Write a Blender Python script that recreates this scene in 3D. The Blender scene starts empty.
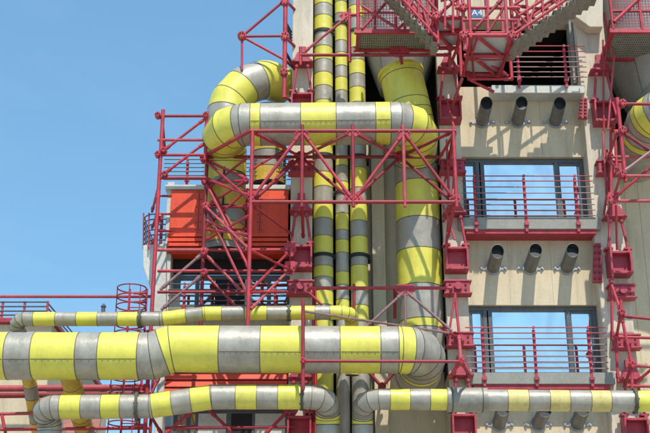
import bpy, math, random
from mathutils import Vector, Matrix
random.seed(7)
S = bpy.context.scene
COL = S.collection

# ------------------------------------------------------------------ camera model (camera stands at the origin, eye height 1.6 m)
FPX, PITCH, CX, CY = 1200.0, math.radians(22), 325.0, 216.5
GZ = -1.6
def P(x, y, Y):
    u = (x-CX)/FPX; v = (CY-y)/FPX
    dy = math.cos(PITCH)-v*math.sin(PITCH); dz = math.sin(PITCH)+v*math.cos(PITCH)
    t = Y/dy
    return Vector((u*t, Y, dz*t))
def PX(p):
    d = p.y*math.cos(PITCH)+p.z*math.sin(PITCH)
    return CX+FPX*p.x/d, CY-FPX*(p.z*math.cos(PITCH)-p.y*math.sin(PITCH))/d
def Zat(y, Y): return P(325, y, Y).z
def Xat(x, y, Y): return P(x, y, Y).x

cd = bpy.data.cameras.new('camera'); cam = bpy.data.objects.new('camera', cd); COL.objects.link(cam)
cd.sensor_width = 36; cd.sensor_fit = 'HORIZONTAL'; cd.lens = FPX/650*36; cd.clip_end = 6000; cd.clip_start = .1
cam.rotation_euler = (math.radians(90)+PITCH, 0, 0); S.camera = cam

# ------------------------------------------------------------------ light
EL, AZ = math.radians(57), math.radians(13)
w = bpy.data.worlds.new('World'); S.world = w; w.use_nodes = True
nt = w.node_tree; bg = nt.nodes['Background']
sky = nt.nodes.new('ShaderNodeTexSky'); sky.sky_type = 'NISHITA'; sky.sun_disc = False
sky.sun_elevation = EL; sky.sun_rotation = math.pi-AZ; sky.air_density = 1.0; sky.dust_density = .6; sky.ozone_density = 1.2
tint = nt.nodes.new('ShaderNodeMixRGB'); tint.blend_type = 'MULTIPLY'; tint.inputs[0].default_value = 1; tint.inputs[2].default_value = (1.26, 2.10, 2.62, 1)
gam = nt.nodes.new('ShaderNodeGamma'); gam.inputs[1].default_value = .55
nt.links.new(sky.outputs[0], gam.inputs[0]); nt.links.new(gam.outputs[0], tint.inputs[1]); tc = nt.nodes.new('ShaderNodeTexCoord'); mpw = nt.nodes.new('ShaderNodeMapping'); mpw.inputs['Scale'].default_value = (1.6, 1.6, 4.5); mpw.inputs['Rotation'].default_value = (.2, .3, .4)
nzw = nt.nodes.new('ShaderNodeTexNoise'); nzw.inputs['Scale'].default_value = 2.2; nzw.inputs['Detail'].default_value = 8; nzw.inputs['Roughness'].default_value = .55; nzw.inputs['Distortion'].default_value = .6
rpw = nt.nodes.new('ShaderNodeValToRGB'); rpw.color_ramp.elements[0].position = .42; rpw.color_ramp.elements[1].position = .80
rpw.color_ramp.elements[0].color = (0, 0, 0, 1); rpw.color_ramp.elements[1].color = (.14, .14, .14, 1)
cl_ = nt.nodes.new('ShaderNodeMixRGB'); cl_.inputs[2].default_value = (5.0, 5.6, 6.2, 1)
nt.links.new(tc.outputs['Generated'], mpw.inputs[0]); nt.links.new(mpw.outputs[0], nzw.inputs['Vector']); nt.links.new(nzw.outputs['Fac'], rpw.inputs[0])
nt.links.new(rpw.outputs[0], cl_.inputs[0]); nt.links.new(tint.outputs[0], cl_.inputs[1]); nt.links.new(cl_.outputs[0], bg.inputs[0]); bg.inputs[1].default_value = .15
sd = bpy.data.lights.new('sun', 'SUN'); sun = bpy.data.objects.new('sun', sd); COL.objects.link(sun)
sd.energy = 4.6; sd.angle = math.radians(.5); sd.color = (1, .94, .845)
dirv = Vector((math.sin(AZ)*math.cos(EL), -math.cos(AZ)*math.cos(EL), math.sin(EL)))
sun.rotation_euler = dirv.to_track_quat('Z', 'Y').to_euler(); sun.location = dirv*50
S.view_settings.view_transform = 'Standard'; S.view_settings.look = 'None'; S.view_settings.exposure = 0
S.render.engine = 'CYCLES'
S.cycles.max_bounces = 6; S.cycles.diffuse_bounces = 3

# ------------------------------------------------------------------ materials
def mat(name, base, rough=.6, metal=0., var=.12, scale=3., dirt=None, dirt_amt=0., streak=0., bump=0., bscale=30., spec=.5, stretch=(1, 1, .12), dscale=None, grime=.6):
    m = bpy.data.materials.new(name); m.use_nodes = True
    t = m.node_tree; N = t.nodes; L = t.links; b = N['Principled BSDF']
    b.inputs['Roughness'].default_value = rough; b.inputs['Metallic'].default_value = metal
    b.inputs['Specular IOR Level'].default_value = spec
    g = N.new('ShaderNodeNewGeometry')
    n1 = N.new('ShaderNodeTexNoise'); n1.inputs['Scale'].default_value = scale; n1.inputs['Detail'].default_value = 6
    n1.inputs['Roughness'].default_value = .65
    L.new(g.outputs['Position'], n1.inputs['Vector'])
    r1 = N.new('ShaderNodeValToRGB'); r1.color_ramp.elements[0].position = .3; r1.color_ramp.elements[1].position = .72
    c = Vector(base)
    r1.color_ramp.elements[0].color = (*(c*(1-var)), 1); r1.color_ramp.elements[1].color = (*[min(1, q*(1+var)) for q in c], 1)
    L.new(n1.outputs['Fac'], r1.inputs['Fac']); col = r1.outputs['Color']
    if dirt:
        mp = N.new('ShaderNodeMapping'); mp.inputs['Scale'].default_value = stretch
        L.new(g.outputs['Position'], mp.inputs['Vector'])
        n2 = N.new('ShaderNodeTexNoise'); n2.inputs['Scale'].default_value = dscale or scale*1.7; n2.inputs['Detail'].default_value = 7
        n2.inputs['Roughness'].default_value = .7
        L.new(mp.outputs[0], n2.inputs['Vector'])
        r2 = N.new('ShaderNodeValToRGB'); r2.color_ramp.elements[0].position = .48; r2.color_ramp.elements[1].position = .75
        r2.color_ramp.elements[0].color = (0, 0, 0, 1); r2.color_ramp.elements[1].color = (dirt_amt,)*3+(1,)
        L.new(n2.outputs['Fac'], r2.inputs['Fac'])
        mx = N.new('ShaderNodeMixRGB'); mx.inputs['Color2'].default_value = (*dirt, 1)
        L.new(r2.outputs['Color'], mx.inputs['Fac']); L.new(col, mx.inputs['Color1']); col = mx.outputs['Color']
    # fine grime speckle
    n4 = N.new('ShaderNodeTexNoise'); n4.inputs['Scale'].default_value = 14; n4.inputs['Detail'].default_value = 5; n4.inputs['Roughness'].default_value = .75
    L.new(g.outputs['Position'], n4.inputs['Vector'])
    r4 = N.new('ShaderNodeValToRGB'); r4.color_ramp.elements[0].position = .35; r4.color_ramp.elements[1].position = .6
    r4.color_ramp.elements[0].color = (.74, .72, .69, 1); r4.color_ramp.elements[1].color = (1, 1, 1, 1)
    L.new(n4.outputs['Fac'], r4.inputs['Fac'])
    m4 = N.new('ShaderNodeMixRGB'); m4.blend_type = 'MULTIPLY'; m4.inputs[0].default_value = grime
    L.new(col, m4.inputs['Color1']); L.new(r4.outputs['Color'], m4.inputs['Color2']); col = m4.outputs['Color']
    L.new(col, b.inputs['Base Color'])
    rr = N.new('ShaderNodeMapRange'); rr.inputs['To Min'].default_value = max(.05, rough-.12); rr.inputs['To Max'].default_value = min(1, rough+.15)
    L.new(n1.outputs['Fac'], rr.inputs['Value']); L.new(rr.outputs[0], b.inputs['Roughness'])
    if bump:
        n3 = N.new('ShaderNodeTexNoise'); n3.inputs['Scale'].default_value = bscale; n3.inputs['Detail'].default_value = 4
        L.new(g.outputs['Position'], n3.inputs['Vector'])
        bp = N.new('ShaderNodeBump'); bp.inputs['Strength'].default_value = bump; bp.inputs['Distance'].default_value = .035
        L.new(n3.outputs['Fac'], bp.inputs['Height']); L.new(bp.outputs[0], b.inputs['Normal'])
    return m
M = {}
M['red'] = mat('faded red steel paint', (.47, .036, .058), .5, 0, .3, 4, (.20, .045, .04), .5, bump=.15, bscale=25)
M['red_worn'] = mat('sun bleached pink red paint', (.46, .075, .095), .6, 0, .25, 5, (.26, .07, .05), .6)
M['red_deep'] = mat('grimy crimson paint', (.33, .022, .036), .5, 0, .3, 4, (.14, .04, .03), .6)
M['red_plate'] = mat('faded pink red bracket paint', (.44, .05, .078), .55, 0, .25, 4, (.20, .05, .045), .5, bump=.15, bscale=25)
M['red_dark'] = mat('dark and shaded red steel', (.25, .02, .032), .55, 0, .25, 4, (.12, .03, .03), .5)  # darker copy of the red; paints shade on rear and under members
M['red_panel'] = mat('orange red sheet metal', (.80, .075, .022), .5, 0, .12, 1.5, (.42, .045, .025), .6, bump=.5, bscale=1.2, dscale=4)
M['yellow'] = mat('lemon yellow pipe jacket', (.72, .66, .095), .42, 0, .10, 1.6, (.46, .37, .10), .6, bump=.45, bscale=2.6, grime=.22)
M['yellow_old'] = mat('dusty yellow pipe jacket', (.66, .55, .20), .55, 0, .12, 3, (.4, .3, .12), .55, bump=.2, bscale=4)
M['yellow_soil_bounce'] = mat('soiled ochre jacket with bounce tint', (.64, .43, .055), .55, 0, .2, 3, (.25, .13, .04), .6, bump=.2, bscale=4)  # ochre mixes real soiling with painted shade and red bounce
M['alu'] = mat('aluminium pipe jacket', (.40, .37, .31), .42, .2, .18, 2.2, (.21, .18, .135), .6, bump=.45, grime=.25, bscale=3.5)
M['alu_old'] = mat('weathered aluminium jacket', (.31, .29, .25), .5, .2, .15, 3, (.2, .17, .13), .55, bump=.3, bscale=3.5)
M['hopper'] = mat('dull grey hopper sheet', (.36, .35, .33), .55, .3, .12, 1.5, (.22, .2, .17), .5, bump=.3, bscale=2)
M['black'] = mat('black rubber bitumen and bore shade', (.02, .02, .022), .6, 0, .3, 8)  # also paints the shade inside the vent bores
M['seam'] = mat('dark jacket seam', (.09, .085, .06), .7, 0, .3, 8)
M['wall'] = mat('beige concrete cladding', (.66, .55, .385), .85, 0, .08, .9, (.36, .285, .19), .6, dscale=3.2, grime=.35, bump=.25, bscale=40, spec=.2)
M['wall_dim'] = mat('weathered beige concrete', (.50, .425, .30), .85, 0, .10, .8, (.25, .21, .16), .55, bump=.25, bscale=40, spec=.2)
M['column'] = mat('cream column concrete', (.66, .58, .455), .85, 0, .10, 1.2, (.29, .24, .17), .6, dscale=4, grime=.3, bump=.25, bscale=40, spec=.2)
M['white'] = mat('off white render', (.62, .62, .57), .8, 0, .08, 1, (.4, .39, .34), .45, bump=.2, bscale=30, spec=.2)
M['ledge'] = mat('grey ledge sheet', (.30, .29, .255), .7, 0, .12, 2.5, (.25, .23, .19), .6)
M['frame'] = mat('dark grey window frame', (.10, .112, .122), .45, 0, .2, 4)
M['dark'] = mat('painted recess shade', (.022, .02, .02), .9, 0, .3, 2)  # near-black colour standing in for shade in recesses
M['galv'] = mat('galvanised steel', (.40, .41, .42), .5, .5, .12, 4, (.25, .25, .25), .4)
M['deckplate'] = mat('pale grey deck plate', (.55, .58, .59), .65, .1, .08, 2, (.35, .36, .35), .5)
M['vent'] = mat('sooty grey vent tube', (.17, .165, .155), .5, .2, .2, 5, (.07, .065, .06), .6)
M['blue'] = mat('blue sign enamel', (.02, .10, .30), .4, 0, .1, 4)
M['signwhite'] = mat('white sign lettering', (.8, .8, .8), .5, 0, .02, 4)
M['ground'] = mat('pale concrete yard', (.42, .39, .34), .9, 0, .12, .3, (.28, .26, .23), .4, stretch=(1, 1, 1))
M['pink'] = mat('faded pink paint', (.55, .25, .22), .6, 0, .15, 3)
def glass(name, refl, tint, base):
    m = bpy.data.materials.new(name); m.use_nodes = True
    t = m.node_tree; N = t.nodes; L = t.links; b = N['Principled BSDF']
    b.inputs['Base Color'].default_value = (*base, 1); b.inputs['Roughness'].default_value = .3
    gl = N.new('ShaderNodeBsdfGlossy'); gl.inputs['Roughness'].default_value = .015; gl.inputs['Color'].default_value = (*tint, 1)
    g = N.new('ShaderNodeNewGeometry'); n = N.new('ShaderNodeTexNoise'); n.inputs['Scale'].default_value = 1.1; n.inputs['Detail'].default_value = 1
    L.new(g.outputs['Position'], n.inputs['Vector'])
    bp = N.new('ShaderNodeBump'); bp.inputs['Strength'].default_value = .06; bp.inputs['Distance'].default_value = .05
    L.new(n.outputs['Fac'], bp.inputs['Height']); L.new(bp.outputs[0], gl.inputs['Normal'])
    n5 = N.new('ShaderNodeTexNoise'); n5.inputs['Scale'].default_value = 1.3; n5.inputs['Detail'].default_value = 5; n5.inputs['Distortion'].default_value = 1
    L.new(g.outputs['Position'], n5.inputs['Vector'])
    r5 = N.new('ShaderNodeValToRGB'); r5.color_ramp.elements[0].position = .35; r5.color_ramp.elements[1].position = .65
    r5.color_ramp.elements[0].color = (*[q*.80 for q in tint], 1); r5.color_ramp.elements[1].color = (*tint, 1)
    L.new(n5.outputs['Fac'], r5.inputs['Fac']); L.new(r5.outputs[0], gl.inputs['Color'])
    mx = N.new('ShaderNodeMixShader'); mx.inputs[0].default_value = refl
    L.new(b.outputs[0], mx.inputs[1]); L.new(gl.outputs[0], mx.inputs[2]); L.new(mx.outputs[0], N['Material Output'].inputs[0])
    return m
M['glass'] = glass('sky reflecting glass', .97, (.97, 1., 1.), (.05, .08, .10))

# ------------------------------------------------------------------ mesh builder
class MB:
    def __init__(s): s.v = []; s.f = []; s.mi = []; s.sm = []
    def add(s, vs, fs, mi=0, smooth=False):
        o = len(s.v); s.v += [Vector(q) for q in vs]
        for f in fs: s.f.append([o+i for i in f]); s.mi.append(mi); s.sm.append(smooth)
    def box(s, a, b, mi=0):
        x0, x1 = sorted((a[0], b[0])); y0, y1 = sorted((a[1], b[1])); z0, z1 = sorted((a[2], b[2]))
        s.add([(x0,y0,z0),(x1,y0,z0),(x1,y1,z0),(x0,y1,z0),(x0,y0,z1),(x1,y0,z1),(x1,y1,z1),(x0,y1,z1)],
              [(0,3,2,1),(4,5,6,7),(0,1,5,4),(1,2,6,5),(2,3,7,6),(3,0,4,7)], mi)
    def bar(s, p, q, wx, wd, mi=0):   # rectangular bar p->q, wx wide in the facade, wd deep
        p = Vector(p); q = Vector(q); d = (q-p).normalized()
        u = d.cross(Vector((0, 1, 0)))
        if u.length < .01: u = Vector((1, 0, 0))
        u.normalize(); n = d.cross(u).normalized()
        vs = []
        for c in (p, q):
            for a, b in ((-1,-1),(1,-1),(1,1),(-1,1)): vs.append(c+u*(a*wx/2)+n*(b*wd/2))
        s.add(vs, [(3,2,1,0),(4,5,6,7),(0,1,5,4),(1,2,6,5),(2,3,7,6),(3,0,4,7)], mi)
    def tube(s, p, q, r, n=10, mi=0, r2=None, caps=True):
        p = Vector(p); q = Vector(q); d = (q-p).normalized(); r2 = r if r2 is None else r2
        u = d.cross(Vector((0, 0, 1)));
        if u.length < .01: u = Vector((1, 0, 0))
        u.normalize(); e = d.cross(u)
        A = [p+(u*math.cos(2*math.pi*i/n)+e*math.sin(2*math.pi*i/n))*r for i in range(n)]
        B = [q+(u*math.cos(2*math.pi*i/n)+e*math.sin(2*math.pi*i/n))*r2 for i in range(n)]
        s.add(A+B, [(i, i+n, (i+1) % n+n, (i+1) % n) for i in range(n)], mi, True)
        if caps:
            s.add(A, [list(range(n))], mi); s.add(B, [list(range(n-1, -1, -1))], mi)
    def poly(s, pts, y0, y1, mi=0):   # polygon [(x,z)] extruded in depth
        n = len(pts)
        s.add([(x, y0, z) for x, z in pts]+[(x, y1, z) for x, z in pts],
              [list(range(n)), list(range(2*n-1, n-1, -1))]+[(i, i+n, (i+1) % n+n, (i+1) % n) for i in range(n)], mi)
    def chain(s, pts, r, n=8, mi=0):
        for a, b in zip(pts, pts[1:]): s.tube(a, b, r, n, mi)
    def build(s, name, mats, parent=None, bevel=0, label=None):
        off = parent.matrix_world_loc if False else (Vector(parent['_loc']) if parent is not None else Vector((0, 0, 0)))
        me = bpy.data.meshes.new(name); me.from_pydata([tuple(q-off) for q in s.v], [], s.f)
        mats = mats if isinstance(mats, (list, tuple)) else [mats]
        for m in mats: me.materials.append(M[m])
        me.polygons.foreach_set('material_index', s.mi); me.polygons.foreach_set('use_smooth', s.sm)
        import bmesh
        bm = bmesh.new(); bm.from_mesh(me); bmesh.ops.recalc_face_normals(bm, faces=bm.faces); bm.to_mesh(me); bm.free()
        o = bpy.data.objects.new(name, me); COL.objects.link(o)
        if parent is not None: o.parent = parent; o['_loc'] = parent['_loc']
        else: o['_loc'] = (0, 0, 0)
        if bevel:
            b = o.modifiers.new('edge', 'BEVEL'); b.width = bevel; b.segments = 2; b.limit_method = 'ANGLE'
        if label: o['label'] = label
        return o
def thing(name, label, cat, loc, group=None):
    o = bpy.data.objects.new(name, None); COL.objects.link(o); o.location = loc; o.empty_display_size = .1
    o['_loc'] = tuple(loc); o['label'] = label; o['category'] = cat
    if group: o['group'] = group
    return o
def tag(o, label, cat, group=None):
    o['label'] = label; o['category'] = cat
    if group: o['group'] = group
    return o
def dup(root, loc, label):
    r = root.copy(); COL.objects.link(r); r.location = loc; r['label'] = label
    if 'vent' in root.name: r.rotation_euler = (random.uniform(-.05, .05), 0, random.uniform(-.05, .05))
    for ch in list(root.children):
        c = ch.copy(); COL.objects.link(c); c.parent = r
        for g in ch.children:
            d = g.copy(); COL.objects.link(d); d.parent = c
    return r
def one(fn, name, mats, parent=None, bevel=0, label=None):
    b = MB(); fn(b); return b.build(name, mats, parent, bevel, label)

# ------------------------------------------------------------------ setting
g = MB(); g.add([(-3000,-3000,GZ),(3000,-3000,GZ),(3000,3000,GZ),(-3000,3000,GZ)], [(0,1,2,3)])
o = g.build('ground', 'ground'); o['kind'] = 'structure'

# ------------------------------------------------------------------ swept pipes
def fillet(pts, rads, n=4):
    out = [Vector(pts[0])]; corner = []
    for i in range(1, len(pts)-1):
        p, c, q = Vector(pts[i-1]), Vector(pts[i]), Vector(pts[i+1]); r = rads[i-1]
        a = (p-c).normalized(); b = (q-c).normalized(); ang = a.angle(b)
        if r <= 0 or ang > math.pi-.05:
            out.append(c); corner.append(len(out)-1); continue
        t = min(r/math.tan(ang/2), (p-c).length*.49 if i > 1 else (p-c).length*.98, (q-c).length*.49 if i < len(pts)-2 else (q-c).length*.98)
        r = t*math.tan(ang/2)
        ctr = c+(a+b).normalized()*(r/math.sin(ang/2))
        s = c+a*t-ctr; e = c+b*t-ctr; tot = s.angle(e); ax = s.cross(e).normalized()
        for k in range(n+1):
            out.append(ctr+Matrix.Rotation(tot*k/n, 3, ax) @ s); corner.append(len(out)-1)
    out.append(Vector(pts[-1])); return out, corner
class Pipe:
    def __init__(s, name, label, pts, rads, r, breaks, cols, mats=('alu', 'yellow', 'seam', 'black'), n=28, gores=4, mitre=True, group=None, rfun=None, seam=None, cap=False, part=None, cat='pipe'):
        s.path, corner = fillet(pts, rads, gores); path = s.path
        s.al = [0.]
        for a, b in zip(path, path[1:]): s.al.append(s.al[-1]+(b-a).length)
        s.r = r
        st = []
        for br in breaks: st.append(s.at(br))
        # rings
        knots = sorted(set([round(q, 5) for q in s.al]+[round(q, 5) for q in st]))
        kn = [knots[0]]
        for q in knots[1:]:
            if q-kn[-1] > .004: kn.append(q)
        # parallel transport frames
        up = None; rings = []
        for q in kn:
            pt, tg = s.point(q)
            if up is None:
                up = Vector((0, -.8, -.6)); up = (up-tg*up.dot(tg)).normalized()
            else:
                up = (up-tg*up.dot(tg)).normalized()
            rings.append((pt, tg, up.copy(), tg.cross(up)))
        b = MB()
        def ring(i, rr, off=0): 
            pt, tg, u, e = rings[i]
            return [pt+tg*off+(u*math.cos(2*math.pi*k/n)+e*math.sin(2*math.pi*k/n))*rr for k in range(n)]
        for i in range(len(kn)-1):
            mid = (kn[i]+kn[i+1])/2; ci = sum(1 for q in st if q <= mid)
            c = cols[ci % len(cols)] if ci >= len(cols) else cols[ci]
            A = ring(i, r); B = ring(i+1, r)
            b.add(A+B, [(k, k+n, (k+1) % n+n, (k+1) % n) for k in range(n)], c, True)
        marks = list(st)
        if mitre: marks += [s.al[i] for i in corner]
        sw = .008 if r > .3 else .005
        for q in marks:
            i = min(range(len(kn)), key=lambda j: abs(kn[j]-q))
            A = ring(i, r+.007, -sw); B = ring(i, r+.007, sw); C = ring(i, r-.02, -sw); D = ring(i, r-.02, sw)
            b.add(A+B, [(k, k+n, (k+1) % n+n, (k+1) % n) for k in range(n)], 2, True)
            b.add(C+A, [(k, k+n, (k+1) % n+n, (k+1) % n) for k in range(n)], 2)
            b.add(B+D, [(k, k+n, (k+1) % n+n, (k+1) % n) for k in range(n)], 2)
        if seam is not None:
            for i in range(len(kn)-1):
                L = (rings[i+1][0]-rings[i][0]).length
                if L < .25 or rings[i][1].angle(rings[i+1][1]) > .12: continue
                th0 = seam+random.uniform(-.02, .02)
                def sp(j, th, rr, f=0): 
                    pt, tg, u, e = rings[j]; return pt+tg*f+(u*math.cos(th)+e*math.sin(th))*rr
                dth = .009/r
                b.add([sp(i, th0-dth, r+.005, .02), sp(i+1, th0-dth, r+.005, -.02), sp(i+1, th0+dth, r+.005, -.02), sp(i, th0+dth, r+.005, .02)], [(0, 1, 2, 3)], 2)
                m_ = int(L/.13)
                for k in range(1, m_):
                    f = L*k/m_; c_ = rings[i][0].lerp(rings[i+1][0], f/L); u, e = rings[i][2], rings[i][3]
                    rd = u*math.cos(th0+.035/r)+e*math.sin(th0+.035/r)
                    b.tube(c_+rd*(r-.005), c_+rd*(r+.012), .011, 5, 2)
        b.add(ring(0, r*.999), [list(range(n))], 3); b.add(ring(len(kn)-1, r*.999), [list(range(n-1, -1, -1))], 3)
        base = path[0]
        s.root = thing(name, label, cat, base, group)
        b.build('pipe_jacket', list(mats), s.root)
    def at(s, br):
        if br[0] == 's': return br[1] if br[1] >= 0 else s.al[-1]+br[1]
        axis = 0 if br[0] == 'x' else 1
        start = br[2] if len(br) > 2 else 0
        for i in range(len(s.path)-1):
            a = PX(s.path[i])[axis]; c = PX(s.path[i+1])[axis]
            if (a-br[1])*(c-br[1]) <= 0 and a != c:
                if start > 0 and s.al[i+1] < start: continue
                return s.al[i]+(s.al[i+1]-s.al[i])*(br[1]-a)/(c-a)
        return 0 if abs(PX(s.path[0])[axis]-br[1]) < abs(PX(s.path[-1])[axis]-br[1]) else s.al[-1]
    def point(s, q):
        for i in range(len(s.path)-1):
            if q <= s.al[i+1]+1e-6:
                t = (q-s.al[i])/(s.al[i+1]-s.al[i]); d = (s.path[i+1]-s.path[i]).normalized()
                if t < 1e-4 and i > 0: d = (d+(s.path[i]-s.path[i-1]).normalized()).normalized()
                if t > 1-1e-4 and i < len(s.path)-2: d = (d+(s.path[i+2]-s.path[i+1]).normalized()).normalized()
                return s.path[i].lerp(s.path[i+1], t), d
        return s.path[-1], (s.path[-1]-s.path[-2]).normalized()
    def collar(s, br, grow, width, m, name, bolts=0):
        q = s.at(br); p, d = s.point(q); b = MB()
        b.tube(p-d*width/2, p+d*width/2, s.r+grow, 28)
        if bolts:
            u = d.orthogonal().normalized(); e = d.cross(u)
            for k in range(bolts):
                a = 2*math.pi*k/bolts; c = p+(u*math.cos(a)+e*math.sin(a))*(s.r+grow*.55)
                b.tube(c-d*(width/2+.025), c+d*(width/2+.025), .018, 6)
        b.build(name, m, s.root)
    def clamp(s, br):
        q = s.at(br); p, d = s.point(q); b = MB()
        b.tube(p-d*.045, p+d*.045, s.r+.035, 28)
        for sx in (-1, 1):
            b.box(p+Vector((sx*(s.r+.03)-.03, -.03, -.07)), p+Vector((sx*(s.r+.03)+.05, .35, .07)))
            b.tube(p+Vector((sx*(s.r+.055), -.05, 0)), p+Vector((sx*(s.r+.055), .05, 0)), .02, 6)
        b.build('pipe_clamp', 'black', s.root)

# ------------------------------------------------------------------ main building
YW, YC, YB = 30.0, 29.6, 30.85
bl = thing('industrial_building', 'beige concrete industrial facade with cream columns and dark framed windows', 'building', (0, YW, GZ))
XL, XM, XR = Xat(301, 250, YC), Xat(455, 250, YC), Xat(611, 250, YC)
TOPZ = Zat(-60, YW)
CW = .31
def colbox(x, w, y0=YC, y1=32.5):
    return lambda b: b.box((x-w, y0, GZ), (x+w, y1, TOPZ+1))
for x, wd in ((XL, .29), (XM, .29), (XR, .40)): one(colbox(x, wd), 'column', 'column', bl, .02)
# window bay strips
x0, x1 = XM+.29, XR-.40
def strip(ya, yb, Y=YW, d=.5, xa=x0, xb=x1, m='wall', nm='wall'):
    return one(lambda b: b.box((xa, Y, Zat(ya, Y)), (xb, Y+d, Zat(yb, Y))), nm, m, bl)
strip(87, 157); strip(234, 305)
one(lambda b: b.box((x0, YW, GZ), (x1, YW+.5, Zat(386, YW))), 'wall', 'wall', bl)
strip(-60, 21)
# cladding joints on the strips
for ya, yb in ((90, 155), (237, 303)):
    def j(b):
        for fx in (.34, .67):
            x = x0+(x1-x0)*fx
            b.box((x-.006, YW-.003, Zat(ya, YW)), (x+.006, YW+.1, Zat(yb, YW)))
    one(j, 'cladding_joint', 'wall_dim', bl)
# room behind the top opening, its darkness put into the colour
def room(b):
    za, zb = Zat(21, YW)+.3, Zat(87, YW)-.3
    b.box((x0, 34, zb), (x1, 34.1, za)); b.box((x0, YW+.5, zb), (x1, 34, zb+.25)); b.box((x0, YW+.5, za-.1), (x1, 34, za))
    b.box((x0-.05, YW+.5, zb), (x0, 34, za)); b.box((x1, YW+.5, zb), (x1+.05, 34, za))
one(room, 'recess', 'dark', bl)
one(lambda b: b.box((x1-.12, YW-.1, Zat(84, YW)), (x1-.02, YW+.3, Zat(18, YW))), 'jamb', 'ledge', bl)
# windows
def window(yt, yb):
    zt, zb = Zat(yt, YW)-.003, Zat(yb, YW)-.15
    Yf = YW+.12
    f = MB(); t = .11
    X = lambda x, yy=(yt+yb)/2: Xat(x, yy, Yf)
    sc = (x1-x0)
    def vx(fr): return x0+sc*fr
    f.box((x0, Yf, zt-.11), (x1, Yf+.2, zt)); f.box((x0, Yf, zb), (x1, Yf+.2, zb+.1))
    f.box((vx(0), Yf+.001, zb+.1), (vx(.03), Yf+.2, zt-.11)); f.box((vx(.965), Yf+.001, zb+.1), (vx(1), Yf+.2, zt-.11))
    o = f.build('window', 'frame', bl, .01)
    one(lambda b: b.box((vx(.125), Yf-.01, zb+.1), (vx(.155), Yf+.18, zt-.11)), 'mullion', 'frame', o)
    one(lambda b: b.box((vx(.165), Yf-.02, zb+.1), (vx(.195), Yf+.18, zt-.11)), 'mullion', 'frame', o)
    one(lambda b: b.box((vx(.765), Yf-.02, zb+.1), (vx(.79), Yf+.18, zt-.11)), 'mullion', 'frame', o)
    for a, c in ((.03, .125), (.195, .765), (.79, .965)):
        one(lambda b: b.box((vx(a), Yf+.09, zb+.1), (vx(c), Yf+.10, zt-.11)), 'pane', 'glass', o)
    for a, c in ((.03, .125), (.79, .965)):   # casement sash rim
        def rim(b):
            s_ = .05
            b.box((vx(a), Yf+.03, zt-.11-s_), (vx(c), Yf+.088, zt-.111)); b.box((vx(a), Yf+.03, zb+.101), (vx(c), Yf+.088, zb+.1+s_))
            b.box((vx(a)+.001, Yf+.029, zb+.1+s_), (vx(a)+s_, Yf+.088, zt-.11-s_)); b.box((vx(c)-s_, Yf+.029, zb+.1+s_), (vx(c)-.001, Yf+.088, zt-.11-s_))
        one(rim, 'sash', 'frame', o)
    one(lambda b: b.box((x0, Yf+.21, zb), (x1, Yf+.4, zt)), 'dark_backing', 'dark', o)  # near-black sheet closing the opening behind the panes
window(157, 218); window(305, 373)
# ledges
def ledge(ya, yb, yc, Yl=29.42):
    one(lambda b: b.box((XM+.1, Yl, Zat(yb, Yl)), (XR-.25, YW+.12, Zat(ya, Yl))), 'ledge', 'ledge', bl, .015)
    one(lambda b: (b.box((XM+.3, Yl+.05, Zat(yc, Yl+.05)), (XR-.38, YW, Zat(yb, Yl)-.002))), 'ledge_channel', 'red', bl)
ledge(217, 229, 233.5); ledge(372, 384, 389); 
one(lambda b: b.box((XM+1.2, 29.5, Zat(93, 29.5)), (XR-.33, YW, Zat(85, 29.5))), 'ledge', 'white', bl, .015)
# recessed bay behind the risers and the bay to the right
one(lambda b: b.box((XL+.29, YB, GZ), (XM-.29, YB+.5, Zat(104, YB))), 'wall', 'wall', bl)
one(lambda b: b.box((XL+.29, YB+1.2, Zat(104, YB)-.3), (XM-.29, YB+1.4, TOPZ+1)), 'wall', 'dark', bl)  # upper back wall coloured near black for the hopper recess shade
one(lambda b: b.box((XL+.30, YB-.12, GZ), (Xat(367, 200, YB-.12), YB-.01, TOPZ+1)), 'gap_shade_sheet', 'dark', bl)  # dark sheet painting the shadow gaps between the thin risers
one(lambda b: b.box((Xat(427, 200, YB-.12), YB-.12, Zat(372, YB)), (XM-.29, YB-.01, TOPZ+1)), 'gap_shade_sheet', 'dark', bl)  # dark sheet painting the gap shade right of the wide riser
one(lambda b: b.box((XM-.297, YC+.25, Zat(372, YC)), (XM-.288, YB-.13, TOPZ)), 'side_shade_sheet', 'dark', bl)  # added dark sheet that paints shade onto the column's side
one(lambda b: b.box((Xat(371, 200, YB), YB-.25, GZ), (Xat(384, 200, YB), YB-.002, Zat(110, YB))), 'rib', 'wall', bl, .02)
XE = Xat(760, 250, YB)
one(lambda b: b.box((XR+.40, YB, GZ), (XE, YB+.5, Zat(150, YB))), 'wall', 'wall', bl)
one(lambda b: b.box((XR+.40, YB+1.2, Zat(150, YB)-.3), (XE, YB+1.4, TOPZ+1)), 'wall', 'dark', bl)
def rj(b):
    for px in (627, 641, 668): b.box((Xat(px, 220, YB)-.008, YB-.004, GZ), (Xat(px, 220, YB)+.008, YB+.1, Zat(155, YB)))
one(rj, 'cladding_joint', 'wall_dim', bl)
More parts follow.
